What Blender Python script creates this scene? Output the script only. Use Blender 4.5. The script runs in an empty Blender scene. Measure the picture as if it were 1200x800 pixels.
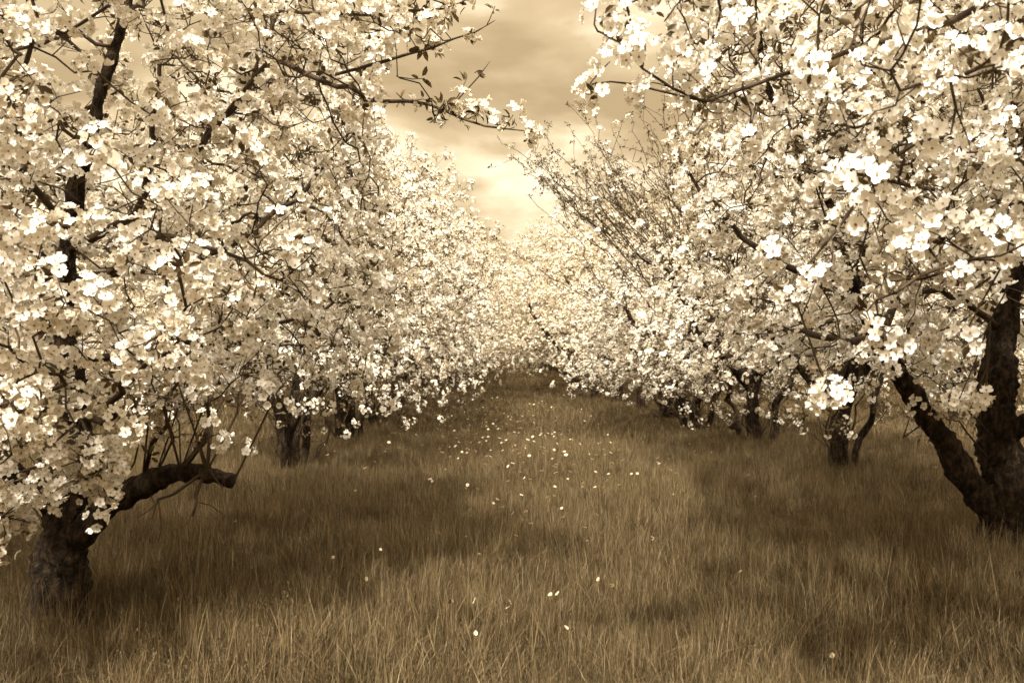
import bpy, math, random
import numpy as np
from mathutils import Vector, noise

# ------------------------------------------------------------------ camera, world, sun
SC = bpy.context.scene
COL = SC.collection
R = math.radians
F = 1100.0                       # focal length in pixels of the 1200 px wide photograph
EYE = 1.5
def at(px, py, d):
    """point seen at photo pixel (px, py) at distance d metres down the aisle"""
    return np.array([(px-595.0)/F*d, d, EYE-(py-415.0)/F*d])

cam_d = bpy.data.cameras.new('camera')
cam = bpy.data.objects.new('camera', cam_d); COL.objects.link(cam)
cam_d.sensor_width = 36; cam_d.lens = 36*F/1200
cam_d.clip_start = 0.05; cam_d.clip_end = 3000
cam.location = (0, 0, EYE)
cam.rotation_euler = (R(90)+math.atan(15/F), 0, -math.atan(5/F))
cam_d.dof.use_dof = True; cam_d.dof.focus_distance = 6.0; cam_d.dof.aperture_fstop = 5.0
SC.camera = cam

SUN_EL, SUN_AZ = R(50), (-0.24, -0.97)     # azimuth: horizontal direction towards the sun
w = bpy.data.worlds.new('World'); SC.world = w; w.use_nodes = True
nt = w.node_tree; N = nt.nodes; L = nt.links; N.clear()
out = N.new('ShaderNodeOutputWorld'); bg = N.new('ShaderNodeBackground'); bg.inputs[1].default_value = 0.15
sky = N.new('ShaderNodeTexSky'); sky.sky_type = 'NISHITA'; sky.sun_disc = False
sky.sun_elevation = SUN_EL; sky.sun_rotation = math.atan2(SUN_AZ[0], SUN_AZ[1])
bw = N.new('ShaderNodeRGBToBW'); L.new(sky.outputs[0], bw.inputs[0])
sep = N.new('ShaderNodeMixRGB'); sep.blend_type = 'MULTIPLY'; sep.inputs[0].default_value = 1
sep.inputs[2].default_value = (1.15, .84, .52, 1); L.new(bw.outputs[0], sep.inputs[1])
tc = N.new('ShaderNodeTexCoord'); mp = N.new('ShaderNodeMapping')
mp.inputs['Scale'].default_value = (1.0, 1.0, 2.4); mp.inputs['Location'].default_value = (5.9, 0.2, 0.42)
L.new(tc.outputs['Generated'], mp.inputs[0])
n1 = N.new('ShaderNodeTexNoise'); n1.inputs['Scale'].default_value = 4.2; n1.inputs['Detail'].default_value = 9
n1.inputs['Roughness'].default_value = .48; n1.inputs['Distortion'].default_value = .15
L.new(mp.outputs[0], n1.inputs[0])
rp = N.new('ShaderNodeValToRGB')
rp.color_ramp.elements[0].position = .40; rp.color_ramp.elements[0].color = (1.82, 1.33, .73, 1)
rp.color_ramp.elements[1].position = .60; rp.color_ramp.elements[1].color = (4.3, 3.55, 2.45, 1)
e = rp.color_ramp.elements.new(.50); e.color = (2.45, 1.88, 1.10, 1)
L.new(n1.outputs[0], rp.inputs[0])
n2 = N.new('ShaderNodeTexNoise'); n2.inputs['Scale'].default_value = 1.3; n2.inputs['Detail'].default_value = 4
L.new(mp.outputs[0], n2.inputs[0])
mr = N.new('ShaderNodeMapRange'); mr.inputs['From Min'].default_value = .30; mr.inputs['From Max'].default_value = .48
L.new(n2.outputs[0], mr.inputs[0])
mx = N.new('ShaderNodeMixRGB'); L.new(mr.outputs[0], mx.inputs[0]); L.new(sep.outputs[0], mx.inputs[1]); L.new(rp.outputs[0], mx.inputs[2])
# an overcast dome is brightest and whitest overhead
sx = N.new('ShaderNodeSeparateXYZ'); L.new(tc.outputs['Generated'], sx.inputs[0])
mz = N.new('ShaderNodeMapRange'); mz.interpolation_type = 'SMOOTHSTEP'; mz.inputs['From Min'].default_value = .40; mz.inputs['From Max'].default_value = .95
L.new(sx.outputs[2], mz.inputs[0])
zen = N.new('ShaderNodeMixRGB'); L.new(mz.outputs[0], zen.inputs[0]); L.new(mx.outputs[0], zen.inputs[1]); zen.inputs[2].default_value = (9.0, 8.3, 7.0, 1)
L.new(zen.outputs[0], bg.inputs[0]); L.new(bg.outputs[0], out.inputs[0])

sd = bpy.data.lights.new('sun', 'SUN'); sd.energy = 3.9; sd.angle = R(3.0); sd.color = (1.0, .95, .85)
so = bpy.data.objects.new('sun', sd); COL.objects.link(so)
sdir = Vector((SUN_AZ[0]*math.cos(SUN_EL), SUN_AZ[1]*math.cos(SUN_EL), math.sin(SUN_EL)))
so.rotation_euler = sdir.to_track_quat('Z', 'Y').to_euler()
so.location = (-20, -15, 30)

vs = SC.view_settings
SC.display_settings.display_device = 'sRGB'
vs.view_transform = 'Standard'; vs.look = 'None'; vs.gamma = 1; vs.use_curve_mapping = False
vs.exposure = 1.20
cy = SC.cycles
cy.max_bounces = 4; cy.diffuse_bounces = 3; cy.transmission_bounces = 3; cy.glossy_bounces = 1; cy.transparent_max_bounces = 2
cy.use_adaptive_sampling = True; cy.adaptive_threshold = .03; cy.caustics_reflective = False; cy.caustics_refractive = False
cy.use_denoising = True

rng = np.random.default_rng(7)
random.seed(7)

# ------------------------------------------------------------------ materials
def mat(name):
    m = bpy.data.materials.new(name); m.use_nodes = True
    t = m.node_tree; t.nodes.clear()
    return m, t.nodes, t.links
def ramp(N, stops):
    r = N.new('ShaderNodeValToRGB'); cr = r.color_ramp
    cr.elements[0].position, cr.elements[0].color = stops[0][0], (*stops[0][1], 1)
    cr.elements[1].position, cr.elements[1].color = stops[-1][0], (*stops[-1][1], 1)
    for p, c in stops[1:-1]:
        x = cr.elements.new(p); x.color = (*c, 1)
    return r
def thin_mat(name, stops, trans, attr='tint', rough=.6, spec=0.0, tcol=(1, .9, .75)):
    """thin petal, leaf or blade: diffuse plus light passing through"""
    m, N, L = mat(name)
    a = N.new('ShaderNodeAttribute'); a.attribute_name = attr
    r = ramp(N, stops); L.new(a.outputs['Fac'], r.inputs[0])
    d = N.new('ShaderNodeBsdfDiffuse'); L.new(r.outputs[0], d.inputs[0])
    t = N.new('ShaderNodeBsdfTranslucent')
    mc = N.new('ShaderNodeMixRGB'); mc.blend_type = 'MULTIPLY'; mc.inputs[0].default_value = 1
    L.new(r.outputs[0], mc.inputs[1]); mc.inputs[2].default_value = (*tcol, 1); L.new(mc.outputs[0], t.inputs[0])
    mix = N.new('ShaderNodeMixShader'); mix.inputs[0].default_value = trans
    L.new(d.outputs[0], mix.inputs[1]); L.new(t.outputs[0], mix.inputs[2])
    last = mix
    if spec > 0:
        g = N.new('ShaderNodeBsdfGlossy'); g.inputs['Roughness'].default_value = rough
        g.inputs[0].default_value = (1, .85, .6, 1)
        m2 = N.new('ShaderNodeMixShader'); m2.inputs[0].default_value = spec
        L.new(mix.outputs[0], m2.inputs[1]); L.new(g.outputs[0], m2.inputs[2]); last = m2
    o = N.new('ShaderNodeOutputMaterial'); L.new(last.outputs[0], o.inputs[0])
    return m
M_PETAL = thin_mat('petal', [(0, (.64, .55, .40)), (.4, (.85, .78, .65)), (1, (.95, .92, .85))], .27, tcol=(1, .93, .80))
M_STAMEN = thin_mat('stamen', [(0, (.30, .19, .07)), (1, (.45, .30, .12))], .1)
M_LEAF = thin_mat('leaf', [(0, (.035, .024, .011)), (.6, (.09, .062, .031)), (1, (.22, .16, .085))], .3, spec=.05, rough=.4)
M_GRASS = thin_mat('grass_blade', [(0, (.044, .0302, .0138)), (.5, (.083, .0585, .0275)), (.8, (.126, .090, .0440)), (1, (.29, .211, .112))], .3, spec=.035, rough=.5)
M_DAISY = thin_mat('wildflower_petal', [(0, (.78, .66, .46)), (1, (.86, .76, .56))], .25)
M_STALK = thin_mat('wildflower_stalk', [(0, (.12, .075, .03)), (1, (.18, .11, .045))], .15)

def bark_mat():
    m, N, L = mat('bark')
    c = N.new('ShaderNodeTexCoord'); mp = N.new('ShaderNodeMapping'); mp.inputs['Scale'].default_value = (1, 1, .45)
    L.new(c.outputs['Object'], mp.inputs[0])
    a = N.new('ShaderNodeTexNoise'); a.inputs['Scale'].default_value = 26; a.inputs['Detail'].default_value = 8; a.inputs['Roughness'].default_value = .65
    b = N.new('ShaderNodeTexVoronoi'); b.inputs['Scale'].default_value = 42; b.feature = 'DISTANCE_TO_EDGE'
    L.new(mp.outputs[0], a.inputs[0]); L.new(mp.outputs[0], b.inputs[0])
    li = N.new('ShaderNodeTexNoise'); li.inputs['Scale'].default_value = 24; li.inputs['Detail'].default_value = 7; li.inputs['Roughness'].default_value = .7
    L.new(c.outputs['Object'], li.inputs[0])
    r = ramp(N, [(.38, (.007, .004, .002)), (.5, (.024, .0145, .007)), (.64, (.075, .049, .025))]); L.new(a.outputs[0], r.inputs[0])
    lr = ramp(N, [(.57, (0, 0, 0)), (.68, (.4, .4, .4))]); L.new(li.outputs[0], lr.inputs[0])
    mx = N.new('ShaderNodeMixRGB'); L.new(lr.outputs[0], mx.inputs[0]); L.new(r.outputs[0], mx.inputs[1]); mx.inputs[2].default_value = (.12, .08, .042, 1)
    p = N.new('ShaderNodeBsdfPrincipled'); p.inputs['Roughness'].default_value = .85
    p.inputs['Specular IOR Level'].default_value = .2
    L.new(mx.outputs[0], p.inputs['Base Color'])
    ad = N.new('ShaderNodeMath'); ad.operation = 'ADD'
    mu = N.new('ShaderNodeMath'); mu.operation = 'MINIMUM'; mu.inputs[1].default_value = .12; L.new(b.outputs[0], mu.inputs[0])
    m3 = N.new('ShaderNodeMath'); m3.operation = 'MULTIPLY'; m3.inputs[1].default_value = 1.1; L.new(mu.outputs[0], m3.inputs[0])
    L.new(m3.outputs[0], ad.inputs[0]); L.new(a.outputs[0], ad.inputs[1])
    bu = N.new('ShaderNodeBump'); bu.inputs['Strength'].default_value = 1.0; bu.inputs['Distance'].default_value = .035
    L.new(ad.outputs[0], bu.inputs['Height']); L.new(bu.outputs[0], p.inputs['Normal'])
    o = N.new('ShaderNodeOutputMaterial'); L.new(p.outputs[0], o.inputs[0])
    return m
M_BARK = bark_mat()
def twig_mat():
    m, N, L = mat('twig_bark')
    c = N.new('ShaderNodeTexCoord')
    a = N.new('ShaderNodeTexNoise'); a.inputs['Scale'].default_value = 11; a.inputs['Detail'].default_value = 5
    L.new(c.outputs['Object'], a.inputs[0])
    r = ramp(N, [(.3, (.026, .015, .006)), (.6, (.060, .036, .016)), (.78, (.15, .098, .05))]); L.new(a.outputs[0], r.inputs[0])
    p = N.new('ShaderNodeBsdfPrincipled'); p.inputs['Roughness'].default_value = .65; p.inputs['Specular IOR Level'].default_value = .3
    L.new(r.outputs[0], p.inputs['Base Color'])
    o = N.new('ShaderNodeOutputMaterial'); L.new(p.outputs[0], o.inputs[0])
    return m
M_TWIG = twig_mat()
def ground_mat():
    m, N, L = mat('meadow_soil')
    c = N.new('ShaderNodeTexCoord')
    a = N.new('ShaderNodeTexNoise'); a.inputs['Scale'].default_value = 5; a.inputs['Detail'].default_value = 8; a.inputs['Roughness'].default_value = .7
    L.new(c.outputs['Object'], a.inputs[0])
    b = N.new('ShaderNodeTexNoise'); b.inputs['Scale'].default_value = .35; b.inputs['Detail'].default_value = 3
    L.new(c.outputs['Object'], b.inputs[0])
    r = ramp(N, [(.3, (.030, .019, .008)), (.7, (.085, .055, .025))]); L.new(a.outputs[0], r.inputs[0])
    r2 = ramp(N, [(.35, (.75, .75, .75)), (.65, (1.15, 1.15, 1.15))]); L.new(b.outputs[0], r2.inputs[0])
    mx = N.new('ShaderNodeMixRGB'); mx.blend_type = 'MULTIPLY'; mx.inputs[0].default_value = 1
    L.new(r.outputs[0], mx.inputs[1]); L.new(r2.outputs[0], mx.inputs[2])
    p = N.new('ShaderNodeBsdfDiffuse'); L.new(mx.outputs[0], p.inputs[0])
    o = N.new('ShaderNodeOutputMaterial'); L.new(p.outputs[0], o.inputs[0])
    return m
M_GROUND = ground_mat()

# ------------------------------------------------------------------ mesh helpers
def mesh_np(name, V, T, mats, mi=None, smooth=True, tint=None):
    """triangle mesh from numpy arrays"""
    me = bpy.data.meshes.new(name)
    V = np.ascontiguousarray(V, dtype=np.float32); T = np.ascontiguousarray(T, dtype=np.int32)
    me.vertices.add(len(V)); me.vertices.foreach_set('co', V.ravel())
    me.loops.add(T.size); me.loops.foreach_set('vertex_index', T.ravel())
    me.polygons.add(len(T))
    me.polygons.foreach_set('loop_start', np.arange(0, T.size, 3, dtype=np.int32))
    for m in mats: me.materials.append(m)
    if mi is not None: me.polygons.foreach_set('material_index', np.ascontiguousarray(mi, dtype=np.int32))
    me.polygons.foreach_set('use_smooth', np.full(len(T), smooth, dtype=bool))
    me.update(calc_edges=True)
    if tint is not None:
        a = me.attributes.new('tint', 'FLOAT', 'POINT'); a.data.foreach_set('value', np.ascontiguousarray(tint, dtype=np.float32))
    return me
def link(name, me, parent=None):
    o = bpy.data.objects.new(name, me); COL.objects.link(o)
    if parent is not None: o.parent = parent
    return o
def tag(o, label, cat, group=None, kind=None):
    if label: o['label'] = label
    if cat: o['category'] = cat
    if group: o['group'] = group
    if kind: o['kind'] = kind
    return o
def unit(v):
    v = np.asarray(v, float); return v/(np.linalg.norm(v, axis=-1, keepdims=True)+1e-9)
def frames(axis, spin):
    """rotation matrices whose columns are x, y, axis"""
    axis = unit(axis)
    ref = np.where(np.abs(axis[:, 2:3]) < .9, [[0, 0, 1.]], [[1., 0, 0]])
    x = unit(np.cross(ref, axis)); y = np.cross(axis, x)
    c, s = np.cos(spin)[:, None], np.sin(spin)[:, None]
    return np.stack([x*c+y*s, -x*s+y*c, axis], axis=2)
def stamp(tmpls, pos, axis, scale, tint):
    """copies of the template shapes at the points, merged into arrays"""
    k = len(pos); pick = rng.integers(0, len(tmpls), k); Rm = frames(axis, rng.uniform(0, 2*np.pi, k))
    VV, TT, MM, AA = [], [], [], []; off = 0
    for i, (v, t, m) in enumerate(tmpls):
        ix = np.where(pick == i)[0]
        if not len(ix): continue
        P = np.einsum('nij,vj->nvi', Rm[ix], v)*scale[ix][:, None, None]+pos[ix][:, None, :]
        nv = len(v)
        VV.append(P.reshape(-1, 3))
        TT.append((t[None]+(np.arange(len(ix))*nv)[:, None, None]+off).reshape(-1, 3))
        MM.append(np.tile(m, len(ix)))
        vt = np.clip(tint[ix][:, None]+rng.normal(0, .16, (len(ix), nv)), 0, 1)
        AA.append(vt.ravel()); off += nv*len(ix)
    return np.concatenate(VV), np.concatenate(TT), np.concatenate(MM), np.concatenate(AA)

# flower and leaf shapes --------------------------------------------------------
def petal(lod, r):
    j = lambda s: r.normal(0, s)
    if lod == 0:
        cup = .30+j(.20)
        v = np.array([[.04, 0, 0], [.50, -.42, .12+cup*.25], [.54, j(.03), .02+cup*.15], [.52, .42, .12+cup*.25],
                      [.93, -.36, .16+cup*.8+j(.07)], [1.04+j(.04), j(.05), .10+cup*.65+j(.05)], [.93, .36, .16+cup*.8+j(.07)]])
        t = np.array([[0, 2, 1], [0, 3, 2], [1, 2, 5], [1, 5, 4], [2, 3, 6], [2, 6, 5]])
    else:
        cup = .25+j(.1)
        v = np.array([[.05, 0, 0], [.70, -.50, .12+cup*.5], [1.05, 0, .1+cup*.8], [.70, .50, .12+cup*.5]])
        t = np.array([[0, 3, 2], [0, 2, 1]])
    return v, t
def flower(lod, r, size=.024):
    V, T, M = [], [], []; off = 0
    closed = r.random() < .15
    for k in range(5):
        v, t = petal(lod, r); a = k*2*np.pi/5+r.normal(0, .08)
        if closed:
            v = v.copy(); v[:, 2] += v[:, 0]*.9; v[:, 0] *= .55
        c, s = math.cos(a), math.sin(a)
        v = v@np.array([[c, s, 0], [-s, c, 0], [0, 0, 1]])
        V.append(v); T.append(t+off); M.append(np.zeros(len(t), int)); off += len(v)
    if lod == 0:
        n = 5; ring = [[.17*math.cos(2*np.pi*i/n), .17*math.sin(2*np.pi*i/n), .30+r.normal(0, .05)] for i in range(n)]
        V.append(np.array([[0, 0, .02]]+ring)); T.append(np.array([[0, 1+i, 1+(i+1) % n] for i in range(n)])+off); M.append(np.ones(n, int))
    return np.concatenate(V)*size, np.concatenate(T), np.concatenate(M)
def cluster(lod, r):
    V, T, M = [], [], []; off = 0
    if lod == 2:
        n = r.integers(5, 8)
        for i in range(n):
            d = unit(np.array([r.normal(), r.normal(), abs(r.normal())+.2])); c = d*r.uniform(.03, .055)
            Rm = frames(d[None]+r.normal(0, .25, (1, 3)), np.array([r.uniform(0, 6)]))[0]
            v = np.array([[math.cos(a), math.sin(a), .18*(-1)**q] for q, a in enumerate(np.arange(5)*2*np.pi/5)])*r.uniform(.019, .026)
            V.append(v@Rm.T+c); T.append(np.array([[0, 1, 2], [0, 2, 3], [0, 3, 4]])+off); M.append(np.zeros(3, int)); off += 5
        return np.concatenate(V), np.concatenate(T), np.concatenate(M)
    n = r.integers(6, 10)
    for i in range(n):
        if i == 0: d = np.array([0, 0, 1.])
        else:
            a = i*2*np.pi/(n-1)+r.normal(0, .2); e = r.uniform(.0, 1.0)
            d = np.array([math.cos(a)*math.cos(e), math.sin(a)*math.cos(e), math.sin(e)])
        d = unit(d+r.normal(0, .10, 3)); c = d*r.uniform(.034, .050)
        v, t, m = flower(lod, r, r.uniform(.0185, .0245))
        Rm = frames((d+[0, 0, .35]+r.normal(0, .2, 3))[None], np.array([r.uniform(0, 6)]))[0]
        V.append(v@Rm.T+c); T.append(t+off); M.append(m); off += len(v)
    if lod == 0:           # buds
        for i in range(r.integers(1, 4)):
            d = unit(np.array([r.normal(), r.normal(), r.normal()*.6+.4])); c = d*r.uniform(.04, .06)
            o8 = np.array([[1, 0, 0], [0, 1, 0], [-1, 0, 0], [0, -1, 0], [0, 0, 1.3], [0, 0, -1.1]])*.0075
            V.append(o8+c); T.append(np.array([[0, 1, 4], [1, 2, 4], [2, 3, 4], [3, 0, 4], [1, 0, 5], [2, 1, 5], [3, 2, 5], [0, 3, 5]])+off)
            M.append(np.zeros(8, int)); off += 6
    return np.concatenate(V), np.concatenate(T), np.concatenate(M)
def rosette(lod, r):
    V, T, M = [], [], []; off = 0
    for i in range(r.integers(3, 6) if lod < 2 else 3):
        a = r.uniform(0, 2*np.pi); e = r.uniform(-.3, .8); s = r.uniform(.030, .058)
        if lod == 0:
            v = np.array([[0, 0, 0], [.3, -.22, .10], [.35, 0, .0], [.3, .22, .10], [.72, -.20, .06], [.75, 0, -.04], [.72, .20, .06], [1.05, 0, -.16]])
            t = np.array([[0, 2, 1], [0, 3, 2], [1, 2, 5], [1, 5, 4], [2, 3, 6], [2, 6, 5], [4, 5, 7], [5, 6, 7]])
        else:
            v = np.array([[0, 0, 0], [.5, -.26, .08], [1.05, 0, -.1], [.5, .26, .08]]); t = np.array([[0, 2, 1], [0, 3, 2]])
        d = np.array([math.cos(a)*math.cos(e), math.sin(a)*math.cos(e), math.sin(e)])
        y = unit(np.cross([0, 0, 1], d)+r.normal(0, .25, 3)); z = np.cross(d, y)
        Rm = np.stack([d, y, z], axis=1)
        V.append(v@Rm.T*s+d*.012); T.append(t+off); M.append(np.zeros(len(t), int)); off += len(v)
    return np.concatenate(V), np.concatenate(T), np.concatenate(M)
CL = {l: [cluster(l, rng) for _ in range(12)] for l in (0, 1, 2)}
LF = {l: [rosette(l, rng) for _ in range(8)] for l in (0, 1, 2)}

# ------------------------------------------------------------------ tree growth
def nz(p, s, o=0.0): return noise.noise(Vector((p[0]*s+o, p[1]*s+o*.7, p[2]*s-o)))

class Tree:
    def __init__(self): self.P, self.par, self.rx = [], [], []
    def limb(self, pts, r0, r1, start=-1, step=.12, wob=.03):
        """explicit limb through pts (local coordinates), tapering r0 -> r1; returns its node ids"""
        pts = [np.asarray(p, float) for p in pts]; ids = []
        L_ = sum(np.linalg.norm(b-a) for a, b in zip(pts, pts[1:])); done = 0; prev = start
        if start < 0: ids.append(self.add(pts[0], -1, r0)); prev = ids[0]
        n = len(pts)
        for i in range(n-1):
            p0, p1, p2, p3 = pts[max(i-1, 0)], pts[i], pts[i+1], pts[min(i+2, n-1)]
            seg = np.linalg.norm(p2-p1); k = max(1, int(round(seg/step)))
            for q in range(1, k+1):
                t = q/k
                c = .5*((2*p1)+(-p0+p2)*t+(2*p0-5*p1+4*p2-p3)*t*t+(-p0+3*p1-3*p2+p3)*t**3)
                f = (done+seg*t)/L_
                r = r0+(r1-r0)*f
                c = c+rng.normal(0, wob*min(1, .04/max(r, .004)+.25), 3)*.5
                prev = self.add(c, prev, r); ids.append(prev)
            done += seg
        return ids
    def add(self, p, par, rx=0.0):
        self.P.append(np.asarray(p, float)); self.par.append(par); self.rx.append(rx); return len(self.P)-1
    def near(self, p): return int(np.argmin(np.linalg.norm(np.array(self.P)-np.asarray(p), axis=1)))
    def colonise(self, A, step=.11, di=1.3, dk=.22, iters=90, grav=.05, jit=.25):
        P = list(self.P); base = len(P); arr = np.array(P)
        D = np.full(len(A), 1e9); I = np.zeros(len(A), int)
        for s in range(0, len(arr), 400):
            dd = np.linalg.norm(A[:, None]-arr[None, s:s+400], axis=2); j = dd.argmin(1); m = dd[np.arange(len(A)), j]
            u = m < D; D[u] = m[u]; I[u] = j[u]+s
        alive = D > dk; nch = {}
        for it in range(iters):
            act = np.where(alive & (D < di+(.9 if it < 6 else 0)))[0]
            if not len(act): break
            cur = np.array(self.P)
            dirs = unit(A[act]-cur[I[act]]); ids, inv = np.unique(I[act], return_inverse=True)
            S = np.zeros((len(ids), 3)); np.add.at(S, inv, dirs); S = unit(unit(S)+rng.normal(0, jit, S.shape)+[0, 0, grav])
            new = []
            for k, i in enumerate(ids):
                if nch.get(i, 0) >= 3: 
                    alive[act[inv == k]] = False; continue
                nch[i] = nch.get(i, 0)+1
                new.append(self.add(cur[i]+S[k]*step, int(i), 0))
            if not new: break
            npn = np.array([self.P[q] for q in new]); al = np.where(alive)[0]
            if not len(al): break
            dd = np.linalg.norm(A[al][:, None]-npn[None], axis=2); j = dd.argmin(1); m = dd[np.arange(len(al)), j]
            u = m < D[al]; D[al[u]] = m[u]; I[al[u]] = np.array(new)[j[u]]
            alive &= D > dk
    def finish(self, tip=.0033, expo=2.25):
        n = len(self.P); self.P = np.array(self.P); par = np.array(self.par)
        ar = np.zeros(n); nch = np.zeros(n, int)
        for i in range(n-1, -1, -1):
            if nch[i] == 0: ar[i] = tip**expo
            if par[i] >= 0: ar[par[i]] += ar[i]; nch[par[i]] += 1
        r = ar**(1/expo); rx = np.array(self.rx); r = np.where(rx > 0, rx, r)
        for i in range(n):
            if par[i] >= 0 and rx[i] == 0: r[i] = min(r[i], r[par[i]]*(.82 if rx[par[i]] > 0 else .99))
        self.r = np.maximum(r, .002); self.par = par; self.nch = nch
        return self
    def chains(self):
        n = len(self.P); best = np.full(n, -1)
        for i in range(n):
            p = self.par[i]
            if p >= 0 and self.r[i] > .5*self.r[p] and (best[p] < 0 or self.r[i] > self.r[best[p]]): best[p] = i
        out = []
        for i in range(n):
            p = self.par[i]
            if p < 0 or best[p] != i:
                ch = ([p] if p >= 0 else [])+[i]; c = best[i]
                while c >= 0: ch.append(c); c = best[c]
                out.append(ch)
        return out

def tube(pts, rad, n, V, T, off, rough=0, cap=True, seed=0.0):
    pts = np.asarray(pts); k = len(pts)
    tg = np.gradient(pts, axis=0) if k > 1 else np.array([[0, 0, 1.]]); tg = unit(tg)
    x = unit(np.cross(tg[0], [0.31, .8, .2])); ang = np.arange(n)*2*np.pi/n; rings = []
    for i in range(k):
        x = unit(x-tg[i]*np.dot(x, tg[i])); y = np.cross(tg[i], x)
        rr = np.full(n, rad[i])
        d = np.cos(ang)[:, None]*x+np.sin(ang)[:, None]*y
        if rough:
            for q in range(n):
                s = pts[i]+d[q]*rad[i]
                rr[q] *= 1+rough*(1.3*nz(s, 5, seed)+.9*nz((s[0], s[1], s[2]*.4), 17, seed)+.8*nz(s, 34, seed))
        rings.append(pts[i]+d*rr[:, None])
    rings.append(pts[-1:]+tg[-1]*rad[-1]*(.35 if cap else .9))
    v = np.concatenate(rings); V.append(v)
    a = (np.arange(k-1)[:, None]*n+np.arange(n)[None]).ravel(); b = (np.arange(k-1)[:, None]*n+(np.arange(n)[None]+1) % n).ravel()
    t = np.concatenate([np.stack([a, b, b+n], 1), np.stack([a, b+n, a+n], 1),
                        np.stack([(k-1)*n+np.arange(n), (k-1)*n+(np.arange(n)+1) % n, np.full(n, k*n)], 1)])
    T.append(t+off); return off+len(v)
def resample(pts, rad, step):
    pts = np.asarray(pts); s = np.concatenate([[0], np.cumsum(np.linalg.norm(np.diff(pts, axis=0), axis=1))])
    m = max(2, int(s[-1]/step)); u = np.linspace(0, s[-1], m)
    # smooth a little first
    q = pts.copy(); q[1:-1] = pts[1:-1]*.5+(pts[:-2]+pts[2:])*.25
    return np.stack([np.interp(u, s, q[:, c]) for c in range(3)], 1), np.interp(u, s, rad)

def tree_meshes(name, t, lod, bloom=.85, leafy=.45, spur=(.04, .16), maxr=.016, bloomf=None, cs=1.0, tint0=.6, extra=None, dens=1.0):
    """-> dict of meshes trunk, crown, blossom, foliage"""
    fine = lod == 0
    Vt, Tt, ot = [], [], 0; Vc, Tc, oc = [], [], 0
    for ch in t.chains():
        p = t.P[ch]; r = t.r[ch].copy()
        if len(ch) > 1 and t.par[ch[1]] == ch[0] and t.r[ch[1]] < t.r[ch[0]]*.95 and t.par[ch[0]] != -2:
            if ch[0] != 0 or True: r[0] = r[1] if t.par[ch[0]] >= 0 or len(Vt) else r[0]
        if r.max() > (.035 if fine else .045):
            if fine: q, rr = resample(p, r, .022); ot = tube(q, rr, 30 if r.max() > .08 else 16, Vt, Tt, ot, .27, seed=len(ch))
            else: q, rr = resample(p, r, .07); ot = tube(q, rr, 10, Vt, Tt, ot, .15 if lod == 1 else 0, seed=len(ch))
        else:
            if lod == 2 and r.max() < .005: continue
            n = (6 if r.max() > .015 else 4) if fine else 3
            r[-1] *= .6
            oc = tube(p, r, n, Vc, Tc, oc)
    thin = np.where((t.r < maxr))[0]
    seg = t.P[thin]-t.P[np.maximum(t.par[thin], 0)]
    rep = rng.poisson(dens, len(thin))+(t.nch[thin] == 0)
    ix = np.repeat(np.arange(len(thin)), rep)
    pos0 = t.P[thin][ix]-seg[ix]*rng.uniform(0, 1, (len(ix), 1)); dr = unit(seg[ix])
    side = unit(dr*.5+rng.normal(0, .8, (len(ix), 3))+[0, 0, .45])
    ln = rng.uniform(spur[0], spur[1], len(ix)); tipn = (t.nch[thin][ix] == 0)
    pos = pos0+side*ln[:, None]
    keep = pos[:, 2] > .25; pos0, pos, side, ln, ix = pos0[keep], pos[keep], side[keep], ln[keep], ix[keep]
    if lod < 2:
        Vs, Ts, os_ = [], [], oc
        for a, b in zip(pos0, pos):
            mid = (a+b)/2+rng.normal(0, .008, 3)
            os_ = tube(np.array([a, mid, b]), [.0030, .0026, .0020], 3, Vs, Ts, os_)
        Vc += Vs; Tc += Ts; oc = os_
    if extra is not None:
        Vs, Ts = [], []
        for b, ax in zip(*extra):
            a = t.P[int(np.argmin(np.linalg.norm(t.P-b, axis=1)))]; mid = (a+b)/2+rng.normal(0, .01, 3)
            oc = tube(np.array([a, mid, b+ax*.02]), [.0035, .003, .0025], 4, Vs, Ts, oc)
        Vc += Vs; Tc += Ts
    if extra is not None: pos = np.concatenate([pos, extra[0]]); side = np.concatenate([side, extra[1]])
    u = rng.random(len(pos)); bp = np.full(len(pos), bloom)
    if bloomf is not None: bp = bp*np.array([bloomf(q) for q in pos])
    ok = bp >= 0; pos, side, u, bp = pos[ok], side[ok], u[ok], bp[ok]
    bl = u < bp
    tint = np.clip(tint0+np.array([nz(q, .9, 3.1) for q in pos])*.6+rng.normal(0, .16, len(pos)), 0, 1)
    outw = pos-np.array([t.P[:, 0].mean(), t.P[:, 1].mean(), 1.8]); outw = unit(outw)
    V, T, Mi, A = stamp(CL[lod], pos[bl], side[bl]*.45+outw[bl]*.75+[0, 0, .25], rng.uniform(.78, 1.2, bl.sum())*cs, tint[bl])
    me_b = mesh_np(name+'_blossom', V, T, [M_PETAL, M_STAMEN], Mi, True, A)
    lf = (rng.random(len(pos)) < leafy) | ~bl
    lp = pos[lf]-side[lf]*.02
    V, T, Mi, A = stamp(LF[lod], lp, side[lf], rng.uniform(.65, 1.1, lf.sum()), np.clip(rng.normal(.5, .27, lf.sum()), 0, 1))
    me_l = mesh_np(name+'_foliage', V, T, [M_LEAF], None, True, A)
    me_t = mesh_np(name+'_trunk', np.concatenate(Vt), np.concatenate(Tt), [M_BARK])
    me_c = mesh_np(name+'_crown', np.concatenate(Vc), np.concatenate(Tc), [M_TWIG])
    print(name, 'nodes', len(t.P), 'clusters', int(bl.sum()), 'tris', len(me_b.polygons)+len(me_l.polygons)+len(me_t.polygons)+len(me_c.polygons))
    return dict(trunk=me_t, crown=me_c, blossom=me_b, foliage=me_l)

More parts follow.
